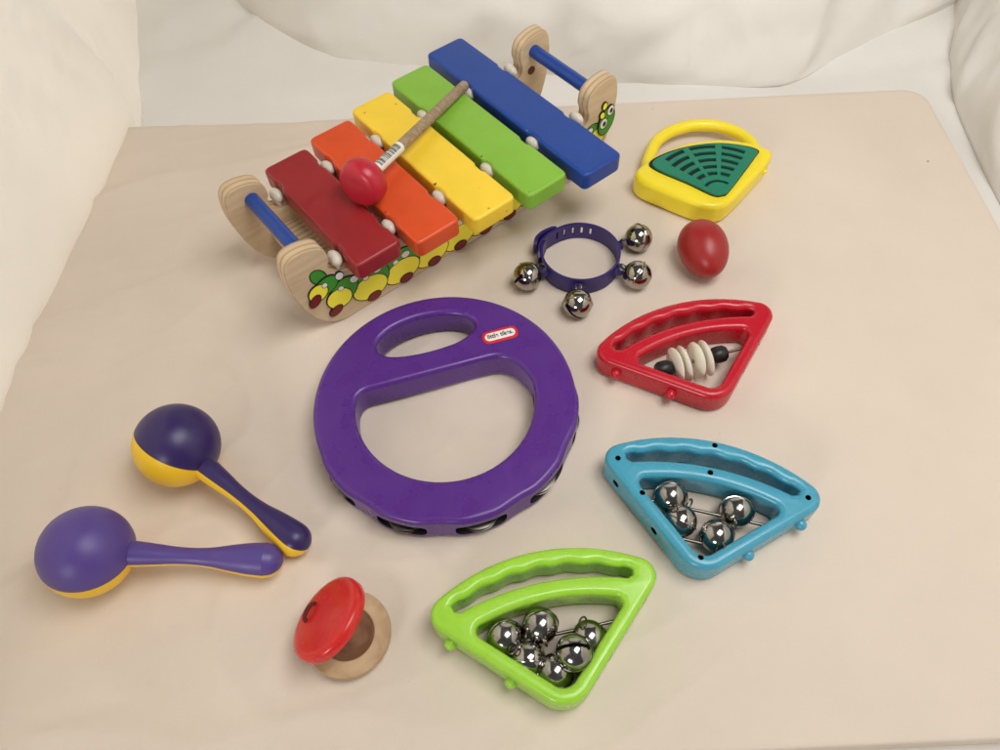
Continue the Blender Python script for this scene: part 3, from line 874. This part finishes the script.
# ------------------------------------------------------------------ maracas
def maraca(label, head, end, roll, shell):
    hd = Vector(head); en = Vector(end) + Vector((0, 0, 0.0004)); d = en - hd; L_ = d.length
    root = thing('maraca', label, 'maraca', (hd.x, hd.y, 0), 0)
    r = 0.0299
    prof = []
    for i in range(0, 25):
        a = PI * i / 24
        x, y = -r * math.cos(a), r * math.sin(a)
        if x > 0 and y < 0.0092: break
        prof.append((max(y, 0.0), x))
    hx = prof[-1][1]
    hp = [(hx + 0.0008, 0.0086), (hx + 0.006, 0.0083), (0.045, 0.0073), (0.056, 0.0062), (0.068, 0.0059), (0.080, 0.0068), (0.092, 0.0090), (0.104, 0.0109), (0.114, 0.0117)]
    hp = [p for p in hp if p[0] < L_ - 0.012]
    ctrl = [(x, rr) for x, rr in hp] + [(L_ - 0.0115, 0.0116), (L_ - 0.006, 0.0102), (L_ - 0.0022, 0.0068), (L_ - 0.0005, 0.0034)]
    prof += [(rr, x) for x, rr in catmull(ctrl, 8, closed=False)] + [(0.0, L_)]
    z = d.normalized(); up = Vector((0, 0, 1)); x = up.cross(z).normalized(); y = z.cross(x)
    Mx = Matrix((x, y, z)).transposed().to_4x4() @ Matrix.Rotation(roll, 4, 'Z')
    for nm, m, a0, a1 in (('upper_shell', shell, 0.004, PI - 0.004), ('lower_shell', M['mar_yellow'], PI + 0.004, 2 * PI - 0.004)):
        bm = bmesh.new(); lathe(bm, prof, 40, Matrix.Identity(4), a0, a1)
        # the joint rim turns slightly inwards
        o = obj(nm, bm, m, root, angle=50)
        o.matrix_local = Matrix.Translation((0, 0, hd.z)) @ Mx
    bm = bmesh.new(); lathe(bm, [(max(a - 0.0005, 0), b) for a, b in prof], 40)
    o = obj('joint_seam', bm, M['dark'], root, angle=50); o.matrix_local = Matrix.Translation((0, 0, hd.z)) @ Mx
maraca('paler purple and yellow maraca lying flat with its joint level, nearer the camera of the pair', (-0.2785, -0.1435, 0.0300), (-0.1525, -0.1500, 0.0115), R(-12), M['mar_pale'])
maraca('dark purple and yellow maraca rolled over so more of its yellow shell shows', (-0.2340, -0.0665, 0.0300), (-0.1372, -0.1425, 0.0115), R(-50), M['mar_purple'])

# ------------------------------------------------------------------ castanet
def castanet():
    root = thing('castanet', 'wooden finger castanet propped open, one half red and one bare wood', 'castanet', (-0.1065, -0.1985, 0))
    r = 0.0280
    def half(t_red):
        pf = [(0, 0), (0.019, 0), (0.0187, 0.0)]     # hollow built below
        return pf
    # bare wooden half: flat side up with a round hollow
    bm = bmesh.new()
    pf = [(0, 0.0), (r * 0.86, 0.0), (r * 0.97, 0.0018), (r, 0.0042), (r, 0.0072), (r * 0.985, 0.0080), (r * 0.64, 0.0080), (r * 0.62, 0.0074)]
    lathe(bm, pf, 56)
    lathe(bm, [(r * 0.62, 0.0074), (r * 0.52, 0.0042), (r * 0.3, 0.0026), (0, 0.0022)], 56, mi=1)
    bmesh.ops.remove_doubles(bm, verts=bm.verts, dist=1e-6)
    obj('wooden_half', bm, [M['beech'], M['cast_hollow_shade']], root, angle=35)
    # red half, hinged open at the side
    h = Vector((-0.906, 0.423, 0)).normalized(); ang = R(40)
    hinge = h * (r * 0.97) + Vector((0, 0, 0.0085))
    bm = bmesh.new()
    pf = [(0, 0.0022), (r * 0.3, 0.0026), (r * 0.52, 0.0042)]
    lathe(bm, [(0, 0.0058), (r * 0.3, 0.0054), (r * 0.52, 0.0038), (r * 0.62, 0.0006)], 56, mi=1)
    lathe(bm, [(r * 0.62, 0.0006), (r * 0.64, 0.0), (r * 0.985, 0.0), (r * 1.0, 0.0008), (r * 1.0, 0.0050), (r * 0.975, 0.0068), (r * 0.90, 0.0080), (r * 0.80, 0.0086), (r * 0.5, 0.0092), (0, 0.0096)], 56, mi=0)
    bmesh.ops.remove_doubles(bm, verts=bm.verts, dist=1e-6)
    o = obj('red_half', bm, [M['cast_red'], M['cast_hollow_shade']], root, angle=50)
    axis = Vector((0, 0, 1)).cross(h)
    o.matrix_local = Matrix.Translation(hinge) @ Matrix.Rotation(ang, 4, axis) @ Matrix.Translation(-h * (r * 0.97))
    # elastic cord through both halves
    bm = bmesh.new()
    n1 = Matrix.Rotation(ang, 3, axis) @ Vector((0, 0, 1)); inw = Matrix.Rotation(ang, 3, axis) @ (-h)
    side = axis
    c = hinge + inw * 0.013
    pts = [c - side * 0.006 + n1 * 0.0070, c - side * 0.005 + n1 * 0.0110, c + n1 * 0.0122, c + side * 0.005 + n1 * 0.0110, c + side * 0.006 + n1 * 0.0070]
    tube(bm, catmull([tuple(p) for p in pts], 5, closed=False), 0.0014, 10)
    c0 = hinge + Vector((0, 0, -0.001)) - h * 0.007
    for sg in (-1, 1):
        tube(bm, catmull([tuple(c0 + side * 0.006 * sg + Vector((0, 0, -0.003))), tuple(c0 + side * 0.006 * sg + Vector((0, 0, 0.004))), tuple(c + side * 0.006 * sg - n1 * 0.001)], 5, closed=False), 0.0012, 10)
    obj('elastic_cord', bm, M['elastic'], root, angle=60)
castanet()

# ------------------------------------------------------------------ camera
F, P, D, RO = 750.0, R(56.9), 0.60, R(2.7)
C = Vector((0, -D * math.cos(P), D * math.sin(P)))
fw = Vector((0, math.cos(P), -math.sin(P))); U = Vector((0, math.sin(P), math.cos(P))); W = Vector((1, 0, 0))
rt = math.cos(RO) * W - math.sin(RO) * U; up = math.sin(RO) * W + math.cos(RO) * U
cam = bpy.data.cameras.new('camera'); cam.sensor_width = 36; cam.lens = 36 * F / 1000; cam.clip_start = 0.01; cam.clip_end = 50
co = bpy.data.objects.new('camera', cam); COL.objects.link(co)
Mx = Matrix((rt, up, -fw)).transposed().to_4x4(); Mx.translation = C
co.matrix_world = Mx
scn.camera = co

# ------------------------------------------------------------------ light
w = bpy.data.worlds.new('World'); scn.world = w; w.use_nodes = True
bg = w.node_tree.nodes['Background']; bg.inputs[0].default_value = (1.0, 0.99, 0.97, 1); bg.inputs[1].default_value = 0.11

def area(name, loc, target, sx, sy, power, col):
    l = bpy.data.lights.new(name, 'AREA'); l.shape = 'RECTANGLE'; l.size = sx; l.size_y = sy; l.energy = power; l.color = col
    o = bpy.data.objects.new(name, l); COL.objects.link(o)
    o.matrix_world = Matrix.Translation(loc) @ (Vector(loc) - Vector(target)).to_track_quat('Z', 'Y').to_matrix().to_4x4()
    return o
area('window_light', (-0.90, 0.22, 0.62), (-0.2, 0.20, 0.1), 0.9, 0.9, 13.0, (1.0, 0.985, 0.96))
area('front_light', (-1.15, -2.5, 1.0), (0.0, 0.0, 0.0), 0.7, 0.5, 21.0, (1.0, 0.985, 0.96))
area('ceiling_light', (0.38, -0.12, 1.15), (0.12, 0.12, 0), 0.72, 0.5, 9.6, (1.0, 0.99, 0.97))

scn.render.engine = 'CYCLES'
scn.view_settings.view_transform = 'Standard'; scn.view_settings.look = 'None'
scn.view_settings.exposure = 0.0; scn.view_settings.gamma = 1.0
scn.view_settings.use_curve_mapping = False
